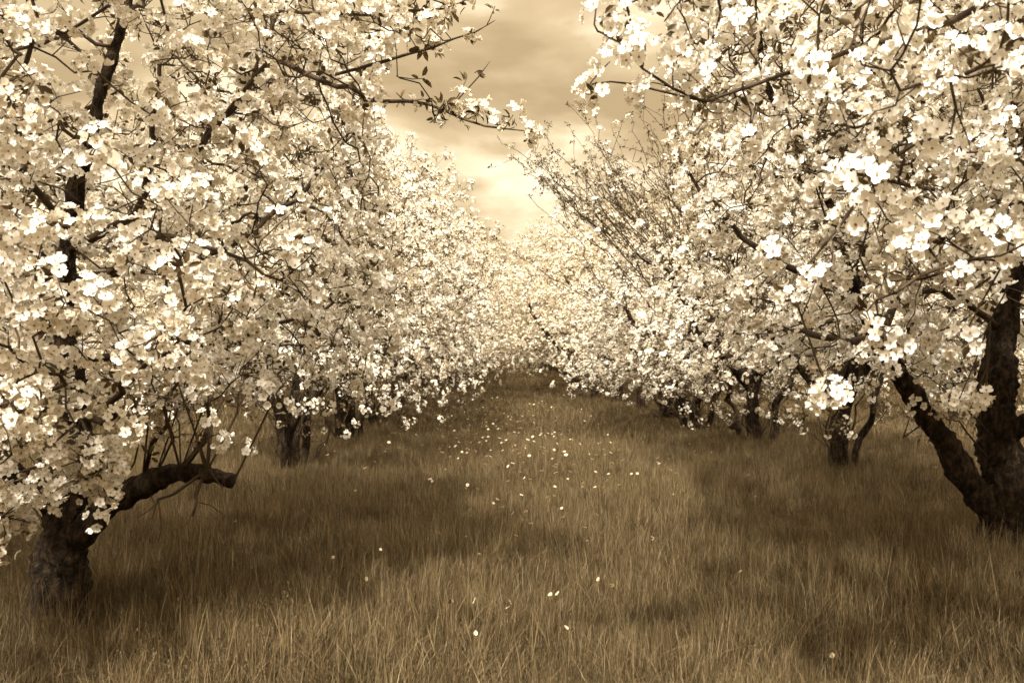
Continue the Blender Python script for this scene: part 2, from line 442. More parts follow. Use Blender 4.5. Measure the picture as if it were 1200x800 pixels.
def plant(ms, loc, rz, sc, label, group='apple trees in bloom along the aisle'):
    root = bpy.data.objects.new('apple_tree', None); COL.objects.link(root)
    root.location = loc; root.rotation_euler = (0, 0, rz); root.scale = sc if hasattr(sc, '__len__') else (sc, sc, sc)
    root.empty_display_size = .3
    tag(root, label, 'apple tree', group)
    link('trunk', ms['trunk'], root); c = link('crown', ms['crown'], root)
    link('blossom', ms['blossom'], c); link('foliage', ms['foliage'], c)
    return root

def cloud(n, fn, lo, hi, gap=.0, gs=.8, seed=0.0):
    """attraction points inside fn(p) > 0, thinned by noise so that the crown has gaps"""
    out = []
    lo, hi = np.array(lo), np.array(hi); tries = 0
    while len(out) < n and tries < n*60:
        p = rng.uniform(lo, hi); tries += 1
        if fn(p) > 0 and nz(p, gs, seed) > gap: out.append(p)
    return np.array(out)
def ell(c, r):
    c, r = np.array(c), np.array(r)
    return lambda p: 1-(((p-c)/r)**2).sum()

def gz(x, y):   # ground height
    return .05*math.sin(x*.55+1)*math.sin(y*.23)+.035*math.sin(x*1.7+y*.6)+(.10*math.sin(y*.11+x*.1) if y > 25 else .10*math.sin(y*.11+x*.1)*max(0, (y-12)/13))

# ------------------------------------------------------------------ ground
def build_ground():
    xs = np.concatenate([[-900, -400, -200, -100, -60], np.arange(-40, 41, .5), [60, 100, 200, 400, 900]])
    ys = np.concatenate([[-300, -100, -30], np.arange(-10, 60, .5), np.arange(60, 160, 2), [200, 300, 500, 900, 1800]])
    V = np.array([[x, y, gz(x, y) if abs(x) <= 60 and -30 <= y <= 160 else 0] for y in ys for x in xs])
    nx = len(xs); T = []
    for j in range(len(ys)-1):
        for i in range(nx-1):
            a = j*nx+i; T += [[a, a+1, a+nx+1], [a, a+nx+1, a+nx]]
    o = link('ground', mesh_np('ground', V, T, [M_GROUND])); o['kind'] = 'structure'
build_ground()

# ------------------------------------------------------------------ hero trees
ORG = {}
def rel(base, pts): return [np.asarray(p)-base for p in pts]

# nearest tree of the left row
B = np.array([-2.46, 5.2, 0.0])
def L1():
    t = Tree(); a = lambda x_, y_, d_: at(x_, y_, d_*.945)-B
    tr = t.limb([(0.0, 0, -.1), (.0, 0, .12), (-.02, .0, .38), a(88, 560, 5.5)], .165, .115)
    for k in range(4): t.rx[tr[k]] *= (1.4, 1.22, 1.08, 1.03)[k]
    top = tr[-1]
    lead = t.limb([a(92, 500, 5.5), a(84, 420, 5.5), a(72, 350, 5.6), a(84, 270, 5.6), a(97, 190, 5.5), a(122, 100, 5.4), a(146, 10, 5.3), a(150, -90, 5.2)], .068, .018, top)
    # heavy low limb to the right, sawn off at its end
    lo = t.limb([a(110, 628, 5.42), a(130, 597, 5.35), a(160, 572, 5.28), a(200, 556, 5.2), a(240, 550, 5.1), a(264, 558, 5.05), a(281, 561, 5.03)], .080, .036, tr[-4], wob=.07, step=.07)
    t.limb([a(230, 530, 5.2), a(250, 490, 5.3), a(240, 430, 5.4), a(262, 370, 5.3)], .018, .006, t.near(a(215, 550, 5.15)))
    t.limb([a(170, 530, 5.2), a(200, 470, 5.1), a(215, 400, 5.0)], .016, .006, t.near(a(165, 570, 5.3)))
    t.limb([a(240, 568, 5.0), a(228, 584, 4.95), a(226, 600, 4.93)], .014, .006, t.near(a(250, 550, 5.1)), step=.04)
    t.limb([a(215, 574, 5.0), a(196, 582, 4.95), a(180, 592, 4.9)], .010, .004, t.near(a(225, 549, 5.1)), step=.04)
    t.limb([a(262, 575, 4.95), a(266, 583, 4.9)], .010, .005, t.near(a(258, 553, 5.07)))
    lf = t.limb([a(50, 600, 5.4), a(18, 560, 5.3), a(-20, 500, 5.1), a(-60, 400, 4.9)], .07, .025, tr[-3])
    t.limb([a(20, 520, 4.9), a(50, 480, 4.4), a(70, 445, 3.9)], .022, .008, lf[len(lf)//2])
    t.limb([a(120, 500, 5.1), a(150, 450, 4.6), a(190, 420, 4.1)], .022, .008, t.near(a(90, 500, 5.5)))
    t.limb([a(120, 330, 5.3), a(165, 280, 5.1), a(240, 285, 4.9), a(310, 312, 4.8)], .02, .008, t.near(a(74, 360, 5.6)))
    t.limb([a(150, 270, 5.3), a(173, 190, 5.1), a(186, 110, 4.9), a(196, 40, 4.8)], .024, .008, t.near(a(80, 300, 5.6)))
    t.limb([a(180, 250, 5.7), a(235, 165, 5.9), a(285, 105, 5.8), a(330, 10, 5.7)], .028, .010, t.near(a(80, 290, 5.6)))
    t.limb([a(190, 330, 6.2), a(280, 280, 6.6), a(360, 220, 6.9), a(420, 140, 7.0)], .026, .009, t.near(a(75, 340, 5.6)))
    t.limb([a(160, 420, 6.0), a(250, 400, 6.7), a(330, 380, 7.2), a(410, 350, 7.4)], .026, .009, t.near(a(85, 420, 5.5)))
    t.limb([a(40, 230, 4.9), a(20, 130, 4.3), a(40, 30, 3.9)], .02, .008, t.near(a(84, 280, 5.6)))
    t.limb([a(20, 300, 4.9), a(-40, 260, 4.6), a(-140, 200, 4.4)], .035, .012, t.near(a(84, 300, 5.6)))
    for q in range(16):     # upright twigs on the low limb
        j = lo[rng.integers(3, len(lo))]; p0 = t.P[j]; d = unit(np.array([rng.normal(.1, .5), rng.normal(0, .4), 1])); l_ = rng.uniform(.3, .75)
        t.limb([p0+d*l_*.5+rng.normal(0, .03, 3), p0+d*l_+rng.normal(0, .04, 3)], rng.uniform(.005, .011), .003, j, step=.07, wob=.03)
    # long whips reaching out over the aisle
    w1 = t.limb([a(300, 60, 5.2), a(370, 90, 5.0), a(430, 110, 4.8), a(500, 122, 4.7), a(540, 138, 4.6), a(590, 150, 4.5), a(628, 155, 4.4)], .018, .003, t.near(a(240, 160, 5.9)), wob=.02)
    w2 = t.limb([a(545, 115, 4.6), a(560, 90, 4.6), a(573, 74, 4.6)], .005, .002, t.near(a(530, 132, 4.6)), wob=.01)
    w3 = t.limb([a(420, 80, 4.9), a(480, 62, 4.8), a(530, 46, 4.7), a(578, 22, 4.6)], .010, .0025, t.near(a(370, 90, 5.0)), wob=.01)
    w4 = t.limb([a(420, 20, 4.9), a(470, 12, 4.8), a(520, 8, 4.7), a(560, -6, 4.7)], .010, .003, t.near(a(330, 10, 5.7)), wob=.01)
    t.limb([a(430, 30, 5.0), a(470, 34, 4.9), a(490, 10, 4.9)], .008, .003, t.near(a(420, 20, 4.9)), wob=.01)
    e1 = t.limb([a(30, 530, 4.8), a(52, 570, 4.6), a(60, 592, 4.6)], .010, .003, t.near(a(18, 560, 5.3)), wob=.03)
    e2 = t.limb([a(105, 500, 4.8), a(118, 550, 4.6), a(126, 590, 4.6)], .011, .003, t.near(a(92, 500, 5.5)), wob=.03)
    e3 = t.limb([a(-10, 580, 4.7), a(8, 600, 4.6)], .010, .003, t.near(a(-20, 500, 5.1)), wob=.03)
    EX = [a(*q) for q in [(535, 131, 4.62), (548, 141, 4.6), (588, 149, 4.5), (578, 144, 4.52), (622, 154, 4.4), (518, 120, 4.68), (480, 120, 4.75), (466, 112, 4.78), (495, 52, 4.78), (512, 55, 4.75), (503, 44, 4.76), (550, 42, 4.68),
          (470, 8, 4.8), (482, 14, 4.8), (520, 12, 4.7), (545, 0, 4.7), (450, 45, 4.9), (440, 75, 4.85), (430, 20, 4.9)]]
    for q in range(54):
        c_ = [(5, 600, 4.7), (30, 590, 4.7), (110, 580, 4.7), (35, 560, 4.7), (125, 560, 4.7), (8, 580, 4.7), (105, 530, 4.7), (60, 540, 4.8), (75, 560, 4.7)][q % 9]
        EX.append(a(c_[0]+rng.normal(0, 15), c_[1]+rng.normal(0, 16), c_[2]+rng.normal(0, .12)))
    EX = np.array(EX); EXN = rng.normal(0, .5, EX.shape)+[.1, -.5, .5]
    f1 = ell((-.15, -.1, 3.15), (2.55, 2.65, 2.35)); f2 = ell((.1, -1.2, 1.75), (1.4, 1.4, .85)); f3 = ell((.55, 1.3, 1.9), (1.6, 1.4, 1.1)); f4 = ell((.1, -1.1, 1.05), (.75, .7, .55))
    def fn(p):
        wd = p+B
        if wd[1] < 1.9 or p[2] < .65 or (p[2] < 1.0 and f4(p) < 0): return -1
        px = 595+F*wd[0]/wd[1]; py = 415-F*(wd[2]-EYE)/wd[1]
        if px > 455-max(0, 300-py)*0+nz(p, 2.0, 5)*25+max(0, py-200)*.12: return -1
        if py > 470 and px > 200 : return -1
        return max(f1(p), f2(p), f3(p), f4(p))
    A = cloud(5200, fn, (-2.9, -3.2, .9), (2.9, 3.2, 5.6), -.10, 1.1, 2.0)
    t.colonise(A, step=.095, dk=.15, di=1.2, iters=80, grav=.02, jit=.35)
    t.finish()
    def bf(p):
        wd = p+B; px = 595+F*wd[0]/wd[1]; py = 415-F*(wd[2]-EYE)/wd[1]
        if px > 470 and py > -5:
            return 1 if min(np.linalg.norm(EX-p, axis=1)) < .06 else .2
        if 0 < px < 160 and py > 520 and wd[1] < 5: return 1
        if 145 < px < 310 and py > 535 and wd[1] < 6.5: return -1
        if p[2] < 1.25 and p[1] > -.5: return .22
        return 1
    return tree_meshes('left_near', t, 0, bloom=.84, leafy=.5, bloomf=bf, tint0=.74, dens=.78, cs=1.06, extra=(EX, unit(EXN)))
plant(L1(), B, 0, 1, 'big blossoming apple tree at the left edge, its low limb sawn off short')

# nearest visible trunk of the right row
B1 = np.array([3.51, 6.6, 0.0])
def R1():
    t = Tree(); a = lambda x_, y_, d_: at(x_, y_, d_*.943)-B1
    tr = t.limb([(0, 0, -.1), (0, 0, .15), (-.02, 0, .4), a(1176, 540, 7.0), a(1168, 460, 7.0), a(1176, 390, 7.1), a(1190, 320, 7.1), a(1200, 230, 7.0), a(1190, 130, 6.8)], .165, .045)
    for k in range(4): t.rx[tr[k]] *= (1.45, 1.25, 1.1, 1.03)[k]
    l2 = t.limb([a(1150, 592, 6.95), a(1118, 540, 6.9), a(1088, 492, 6.8), a(1058, 446, 6.7), a(1034, 408, 6.6), a(1010, 360, 6.5), a(985, 290, 6.4), a(970, 200, 6.3)], .092, .016, tr[3])
    t.limb([a(1165, 375, 7.0), a(1120, 345, 6.6), a(1065, 335, 6.1), a(1010, 300, 5.6)], .026, .009, t.near(a(1176, 390, 7.1)))
    t.limb([a(1140, 300, 6.8), a(1080, 220, 6.5), a(1020, 150, 6.2), a(960, 60, 6.0)], .034, .010, t.near(a(1190, 320, 7.1)))
    t.limb([a(960, 330, 6.6), a(900, 300, 6.8), a(840, 250, 6.9), a(800, 190, 7.0)], .028, .009, t.near(a(1010, 360, 6.5)))
    t.limb([a(1000, 400, 7.0), a(940, 390, 7.6), a(880, 370, 8.2)], .035, .012, t.near(a(1030, 400, 6.6)))
    t.limb([a(1230, 480, 6.8), a(1260, 420, 6.5), a(1300, 330, 6.2)], .06, .018, tr[8])
    t.limb([a(930, 180, 6.2), a(900, 90, 6.0), a(880, -20, 5.9)], .03, .012, t.near(a(975, 230, 6.35)))
    # bare twigs low beside the trunk
    t.limb([a(1145, 520, 6.9), a(1125, 495, 6.8), a(1105, 490, 6.7)], .008, .003, t.near(a(1168, 560, 7.0)), wob=.02)
    t.limb([a(1070, 500, 6.7), a(1062, 512, 6.7), a(1068, 480, 6.6)], .007, .003, t.near(a(1085, 490, 6.8)), wob=.02)
    t.limb([a(1150, 500, 6.8), a(1120, 470, 6.6), a(1090, 440, 6.5)], .008, .003, t.near(a(1168, 520, 7.0)), wob=.02)
    f1 = ell((-.3, -.1, 3.3), (2.75, 2.5, 2.4)); f2 = ell((-.9, -.8, 1.95), (1.5, 1.5, .75))
    def fn(p):
        wd = p+B1; px = 595+F*wd[0]/wd[1]; py = 415-F*(wd[2]-EYE)/wd[1]
        if p[2] < 1.25 or py > 440+nz(p, 1.5)*40 or (py > 330 and px > 1130 and p[1] < -.1): return -1
        if px < 800+max(0, 200-py)*-.1+nz(p, 2.2, 5)*30: return -1
        return max(f1(p), f2(p))
    A = cloud(3600, fn, (-3.2, -2.8, 1.0), (2.9, 2.8, 5.8), -.12, 1.1, 8.0)
    t.colonise(A, step=.10, dk=.16, di=1.2, iters=80, grav=.02, jit=.35)
    t.finish()
    return tree_meshes('right_near', t, 0, bloom=.86, leafy=.42, tint0=.78, dens=.72, cs=1.06)
plant(R1(), B1, 0, 1, 'apple tree at the right edge, forked low with a long dark leaning limb')

# tree whose trunk stands outside the frame on the right: only its boughs show
B0 = np.array([4.2, 3.7, 0.0])
def R0():
    t = Tree(); a = lambda x_, y_, d_: at(x_, y_, d_*1.22)-B0
    tr = t.limb([(0, 0, -.1), (0, 0, .2), (.02, 0, .6), (-.02, -.02, 1.05)], .22, .15)
    b1 = t.limb([(-.5, 0, 1.6), (-1.1, -.1, 2.0), a(1290, 30, 2.9), a(1200, -6, 2.75), a(1150, 7, 2.7), a(1080, 30, 2.7), a(1013, 52, 2.65), a(960, 72, 2.65), a(918, 86, 2.6), a(870, 104, 2.6), a(825, 121, 2.6), a(790, 102, 2.55), a(755, 72, 2.5), a(722, 47, 2.5), a(706, 30, 2.5)], .030, .003, tr[-1], wob=.016)
    b2 = t.limb([(-.7, -.3, 1.5), a(1330, 60, 2.6), a(1240, 45, 2.4), a(1200, 62, 2.35), a(1150, 78, 2.3), a(1115, 91, 2.3), a(1060, 100, 2.25)], .024, .005, tr[-1], wob=.014)
    b3 = t.limb([(-.6, .1, 1.45), a(1300, 180, 3.2), a(1180, 160, 3.0), a(1075, 165, 2.9), a(1040, 190, 2.85), a(1015, 225, 2.8), a(985, 262, 2.75), a(955, 300, 2.7), a(925, 335, 2.7)], .020, .004, tr[-1], wob=.014)
    b4 = t.limb([(-.5, -.1, 1.35), a(1260, 300, 2.7), a(1180, 300, 2.5), a(1110, 310, 2.4), a(1050, 340, 2.3)], .018, .005, tr[-1], wob=.014)
    b5 = t.limb([(-.4, .3, 1.4), a(1330, 260, 3.8), a(1180, 240, 3.9), a(1075, 215, 3.8), a(990, 190, 3.7), a(930, 150, 3.6)], .022, .006, tr[-1], wob=.02)
    b6 = t.limb([(-.4, -.2, 1.8), (-.8, -.2, 2.6), a(1150, -120, 2.9), a(1000, -90, 2.9), a(880, -30, 2.9), a(790, 10, 2.8)], .024, .006, tr[-1], wob=.02)
    t.limb([a(780, 80, 2.62), a(740, 96, 2.6), a(715, 93, 2.58), a(692, 96, 2.55)], .005, .002, t.near(a(825, 119, 2.6)), wob=.008)
    t.limb([a(745, 20, 2.5), a(735, 5, 2.5), a(720, -8, 2.5)], .005, .002, t.near(a(760, 77, 2.5)), wob=.008)
    t.limb([(.4, .3, 1.6), (1., .6, 2.4), (1.3, .8, 3.2)], .08, .03, tr[-1])
    t.limb([(.2, -.5, 1.5), (.5, -1.2, 2.2), (.6, -1.5, 3.0)], .07, .03, tr[-1])
    EX = np.array([a(*q) for q in [(703, 12, 2.5), (722, 30, 2.52), (742, 35, 2.48), (756, 50, 2.5), (735, 15, 2.5), (795, 62, 2.55), (780, 30, 2.6), (812, 100, 2.6), (765, 5, 2.55),
          (1030, 392, 2.35), (1052, 405, 2.35), (1020, 370, 2.35), (1133, 400, 2.6), (965, 470, 2.75), (982, 476, 2.75), (972, 462, 2.75), (1120, 470, 3.3), (1140, 480, 3.3), (1155, 465, 3.3)]])
    EXN = unit(rng.normal(0, .4, EX.shape)+[-.2, -.7, .2])
    t.limb([a(1025, 300, 2.4), a(1030, 350, 2.36), a(1033, 385, 2.36)], .006, .003, t.near(a(1050, 340, 2.3)), wob=.01)
    t.limb([a(950, 380, 2.72), a(965, 430, 2.76), a(975, 466, 2.77)], .006, .003, t.near(a(925, 335, 2.7)), wob=.012)
    f1 = ell((-.3, 0, 3.1), (3.4, 2.6, 2.3)); f2 = ell((-2.2, -.2, 2.2), (1.5, 1.2, .95))
    def fn(p):
        wd = p+B0
        if wd[1] < .9: return -1
        px = 595+F*wd[0]/wd[1]; py = 415-F*(wd[2]-EYE)/wd[1]
        if wd[1] < 2.2 and (px < 1500): return -1
        lim = 715+max(0, py-60)*1.35+nz(p, 3)*30
        if px < lim or (px < 1300 and py > 385+nz(p, 2.5)*60-max(0, px-1080)*.35): return -1
        return max(f1(p), f2(p))
    A = cloud(1500, fn, (-3.8, -2.7, 1.0), (2.9, 2.7, 5.5), -.02, 1.3, 4.0)
    front = cloud(800, lambda p: 1 if (fn(p) > 0 and (p+B0)[2] < 1.5+.42*(p+B0)[1] and abs((p+B0)[0]/(p+B0)[1]) < .6) else -1, (-3.7, -1.7, 1.0), (-.8, 2.2, 4.0), -.05, 1.7, 6.0)
    A = np.concatenate([A, front])
    t.colonise(A, step=.085, dk=.14, di=.9, iters=70, grav=0, jit=.4)
    t.finish()
    return tree_meshes('right_outer', t, 0, bloom=.84, leafy=.55, tint0=.95, dens=.62, cs=1.1, extra=(EX, EXN))
plant(R0(), B0, 0, 1, 'apple tree reaching in at top right with the largest white blossom clusters')

# ------------------------------------------------------------------ generic trees
def generic(name, lod, seed, n=1700, rx=2.45, top=5.1, low=.85, style=0, bloom=.80, stems=1, suck=0):
    global rng
    keep = rng; rng = np.random.default_rng(seed)
    t = Tree(); h = rng.uniform(.55, .95)
    tr = t.limb([(0, 0, -.1), (.02, 0, .25), (rng.normal(0, .06), rng.normal(0, .06), h)], .11, .085)
    t.rx[tr[0]] *= 1.25
    k = rng.integers(3, 6); a0 = rng.uniform(0, 6.3)
    for q in range(stems-1):
        a = rng.uniform(0, 6.3); d = np.array([math.cos(a), math.sin(a), 0])
        t.limb([d*.22+[0, 0, .05], d*.38+[0, 0, .8], d*.75+[rng.normal(0, .1), rng.normal(0, .1), 1.7], d*1.1+[0, 0, 2.4]], rng.uniform(.045, .075), .022, tr[0], wob=.09)
    for q in range(suck):
        a = rng.uniform(0, 6.3); d = np.array([math.cos(a), math.sin(a), 0]); z = rng.uniform(.8, 1.7); p0 = d*rng.uniform(.1, .5)
        ids = t.limb([p0*.6+[0, 0, .1], p0+d*.1+[rng.normal(0, .08), rng.normal(0, .08), z*.5], p0+d*rng.uniform(.1, .7)+[0, 0, z]], rng.uniform(.010, .028), .004, tr[0], wob=.06)
        for _ in range(4):
            j = ids[rng.integers(2, len(ids))]; d2 = unit(np.array([rng.normal(), rng.normal(), .5]))
            t.limb([t.P[j]+d2*.2, t.P[j]+d2*rng.uniform(.3, .6)+rng.normal(0, .06, 3)], .006, .0025, j, wob=.03)
    for i in range(k):
        a = a0+i*2*np.pi/k+rng.normal(0, .25); d = np.array([math.cos(a), math.sin(a), 0]); o = rng.uniform(1.0, 1.6)
        z = rng.uniform(2.4, 3.4)
        ids = t.limb([np.array([0, 0, h])+d*.25+[0, 0, .35], d*o*.6+[rng.normal(0, .12), rng.normal(0, .12), h+(z-h)*.45], d*o+[rng.normal(0, .2), rng.normal(0, .2), z]], .085, .025, tr[-1], wob=.06)
        b = a+rng.normal(0, .7); d2 = np.array([math.cos(b), math.sin(b), 0])
        t.limb([d*o*.5+d2*.5+[0, 0, h+(z-h)*.4], d*o*.5+d2*1.2+[0, 0, 1.9+rng.normal(0, .3)]], .045, .014, ids[len(ids)//2], wob=.05)
    f1 = ell((0, 0, (top+low)/2), (rx, rx, (top-low)/2))
    def fn(p):
        r = math.hypot(p[0], p[1])
        if p[2] < low+.25*nz(p, .8, seed): return -1
        v = f1(p)
        skirt = 1-(r/rx)**2.2-max(0, (p[2]-2.2)/1.6)**2
        e = max(v, skirt if p[2] < 3.0 else -1)
        if p[2] < 1.5-.5*max(0, r-.8) and r < 1.4: return -1
        return e+.22*nz(p, 1.1, seed*3.1)
    A = cloud(n, fn, (-rx-.3, -rx-.3, low-.2), (rx+.3, rx+.3, top+.4), -.08, 1.0, seed*1.7)
    st = {0: .10, 1: .12, 2: .17}[lod]
    t.colonise(A, step=st, dk={0: .16, 1: .19, 2: .26}[lod], di=1.5, iters=70, grav=.03, jit=.35)
    if style == 1:      # tall vase of water shoots
        for q in range(160):
            a = rng.uniform(0, 2*np.pi); rr = rng.uniform(.1, 1.0)**.6*2.0; p0 = np.array([math.cos(a)*rr-.3, math.sin(a)*rr, rng.uniform(2.0, 3.3)])
            i = t.near(p0); p0 = t.P[i]; ln = rng.uniform(.9, 2.8)
            d = unit(np.array([p0[0]*.34-.30+rng.normal(0, .24), p0[1]*.3+rng.normal(0, .2), 1]))
            ids = t.limb([p0+d*.3*ln, p0+d*.65*ln+rng.normal(0, .07, 3), p0+d*ln+rng.normal(0, .08, 3)+[0, 0, .08]], .009, .003, i, step=.11, wob=.05)
            for _ in range(rng.integers(1, 4)):
                j = ids[rng.integers(0, len(ids))]; d2 = unit(d+rng.normal(0, .45, 3)); l2 = rng.uniform(.2, .7)
                t.limb([t.P[j]+d2*l2*.5, t.P[j]+d2*l2+[0, 0, .04]], .005, .0022, j, step=.11, wob=.015)
    t.finish()
    def bf(p):
        h_ = math.hypot(p[0], p[1])
        if p[2] < .8 and h_ < 1.2: return -1
        if p[2] < 1.25 and h_ < 1.3: return -1 if nz(p, 3.0) > -.1 else .2
        return .16 if p[2] < .95 else .45 if p[2] < 1.35 else 1
    if style == 1: bf = lambda p: (.4 if p[2] < 1.5 else 1) if p[2] < 2.2 else max(.12, .85-(p[2]-2.2)*.6)
    ms = tree_meshes(name, t, lod, bloom=bloom, leafy={0: .5, 1: .55, 2: .8}[lod], bloomf=bf, tint0={1: .5, 2: .2}[lod], dens={0: 1., 1: 1.25, 2: 2.0}[lod], cs={0: 1, 1: 1.02, 2: 1.15}[lod], spur=(.04, .16) if style == 0 else (.015, .10))
    rng = keep
    return ms
MID = [generic('mid_a', 1, 11, 2000, low=.62, stems=4, suck=8), generic('mid_b', 1, 23, 1900, 2.6, 5.3, .62, stems=4, suck=4), generic('mid_c', 1, 37, 1800, 2.4, 4.9, .6, stems=3, suck=9)]
SHOOT = generic('shoots', 1, 51, 1700, 2.4, 3.7, .95, style=1, stems=3, suck=8)
FAR = [generic('far_a', 2, 61, 1100, 2.5, 5.0, .6), generic('far_b', 2, 73, 1100, 2.6, 5.3, .62), generic('far_c', 2, 87, 1000, 2.4, 4.8, .55)]

# rows either side of the aisle
left_labels = {11.4: 'apple tree standing just behind the sawn-off limb of the big left tree',
               15.2: 'left row apple tree, third from the front, trunk shaded beside the aisle',
               18.6: 'left row apple tree, fourth from the front, blossom hanging nearly to the grass'}
k = 0
for y in [11.4, 15.2, 18.6, 22.3]:
    plant(MID[k % 3], (-2.62+rng.normal(0, .08), y, gz(-2.6, y)), (2.1, .3, 4.0, 5.2)[k], (.85, .85, .93) if y < 12 else (1.0, 1, 1.02), left_labels.get(y, 'left row apple tree leaning over the aisle, dark trunks slanting')); k += 1
ri = [(3.85, 11.0, 1, .5, 'apple tree forked low in a V, just left of the long leaning limb'),
      (3.55, 17.7, 0, 3.3, 'apple tree half hidden behind the one with tall bare shoots, right of the aisle'),
      (3.6, 21.2, 2, 1.2, 'right row apple tree with low dark boughs where the aisle starts to narrow')]
for x, y, m, rz, lb in ri: plant(MID[m], (x, y, gz(x, y)), rz, (.86, .9, .96) if y < 12 else (1, 1, .80), lb)
plant(SHOOT, (3.75, 14.3, gz(3.75, 14.3)), 0, (1.05, 1.0, 1.0), 'apple tree with a tall fan of nearly bare upright shoots against the sky')
k = 0
y = 25.6
while y < 104:
    for sx, side in ((-2.75+(.35 if y < 45 else -.35)*min(1, max(0, y-26)/8), 'left'), (3.55-(.3 if y < 45 else -.25)*min(1, max(0, y-26)/8), 'right')):
        x = sx+rng.normal(0, .15); yy = y+rng.normal(0, .3); s = rng.uniform(.93, 1.10); wide = 1.05+.38*min(1, max(0, y-25)/6)
        plant(FAR[rng.integers(0, 3)], (x, yy, gz(x, yy)), rng.uniform(0, 6.3), (s*wide, s*wide, s*rng.uniform(1.0, 1.1)*(1+.24*min(1, max(0, y-25)/6))),
              'distant blossoming apple tree in the %s row, merging into the wall of blossom' % side, 'distant apple trees of the %s row' % side)
    y += rng.uniform(3.6, 4.2)
# outer rows, seen beneath and between the near trees
for sx, side, y0, y1 in ((10.0, 'right', 8, 48), (16.3, 'right', 16, 48), (-8.9, 'left', 9.5, 44), (-15.2, 'left', 20, 44)):
    y = y0
    while y < y1:
        x = sx+rng.normal(0, .2); s = rng.uniform(.95, 1.08)
        plant(FAR[rng.integers(0, 3)], (x, y, gz(x, y)), rng.uniform(0, 6.3), (s, s, s),
              'apple tree in the orchard rows beyond the %s row, glimpsed between the nearer trunks' % side, 'apple trees of the rows beyond on the %s' % side)
        y += rng.uniform(3.9, 4.6)

# ------------------------------------------------------------------ grass
def blade(r, h, lean, wd, seg=4, curl=1.0):
    a = r.uniform(0, 2*np.pi); d = np.array([math.cos(a), math.sin(a)]); w_ = np.array([-d[1], d[0]])
    ro = r.uniform(-.6, .6); w_ = np.array([w_[0]*math.cos(ro)-w_[1]*math.sin(ro), w_[0]*math.sin(ro)+w_[1]*math.cos(ro)])
    V = []
    for i in range(seg+1):
        t = i/seg; out = lean*h*t**2.0*curl; z = h*(t-.35*lean*t**3*curl)
        wdt = wd*(1-t**1.6)+.0004
        c = d*out
        if i < seg: V += [[c[0]-w_[0]*wdt/2, c[1]-w_[1]*wdt/2, z], [c[0]+w_[0]*wdt/2, c[1]+w_[1]*wdt/2, z]]
        else: V += [[c[0], c[1], z]]
    T = []
    for i in range(seg-1): a_ = 2*i; T += [[a_, a_+1, a_+3], [a_, a_+3, a_+2]]
    a_ = 2*(seg-1); T += [[a_, a_+1, a_+2]]
    return np.array(V), np.array(T)
def tuft(n, rad, hlo, hhi, wd, seg, seed, dry=.12, heads=0):
    r = np.random.default_rng(seed); V, T, A, off = [], [], [], 0
    for i in range(n):
        h = r.uniform(hlo, hhi)*(1 if r.random() < .8 else .6); v, t = blade(r, h, abs(r.normal(0, .55)), wd*r.uniform(.6, 1.3), seg)
        q = r.uniform(0, 2*np.pi); rr = rad*math.sqrt(r.random()); v = v+[rr*math.cos(q), rr*math.sin(q), 0]
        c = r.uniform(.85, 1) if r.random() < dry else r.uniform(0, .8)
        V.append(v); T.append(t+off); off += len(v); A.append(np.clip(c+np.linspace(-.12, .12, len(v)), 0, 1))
    for i in range(heads):      # seed heads on thin stalks
        h = r.uniform(.9, 1.25)*hhi; v, t = blade(r, h, abs(r.normal(0, .25)), .0032, seg)
        q = r.uniform(0, 2*np.pi); rr = rad*math.sqrt(r.random()); v = v+[rr*math.cos(q), rr*math.sin(q), 0]
        V.append(v); T.append(t+off); off += len(v); A.append(np.full(len(v), .8))
        tp = v[-1]; dn = unit(v[-3]-tp)
        for k in range(5):
            c0 = tp+dn*.011*k; o = np.array([r.normal(), r.normal(), .6]); o = unit(o)
            V.append(np.array([c0, c0+o*.006+[.0015, 0, 0], c0+o*.012, c0+o*.006-[.0015, 0, 0]])); T.append(np.array([[0, 1, 2], [0, 2, 3]])+off); off += 4; A.append(np.full(4, .84))
    return mesh_np('tuft', np.concatenate(V), np.concatenate(T), [M_GRASS], None, True, np.concatenate(A))
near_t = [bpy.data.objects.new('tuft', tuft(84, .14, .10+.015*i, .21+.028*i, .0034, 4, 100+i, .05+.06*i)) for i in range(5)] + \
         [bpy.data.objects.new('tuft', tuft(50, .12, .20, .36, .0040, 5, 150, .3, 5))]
far_t = [bpy.data.objects.new('tuft', tuft(60, .26, .12, .27, .008, 2, 200+i)) for i in range(4)]

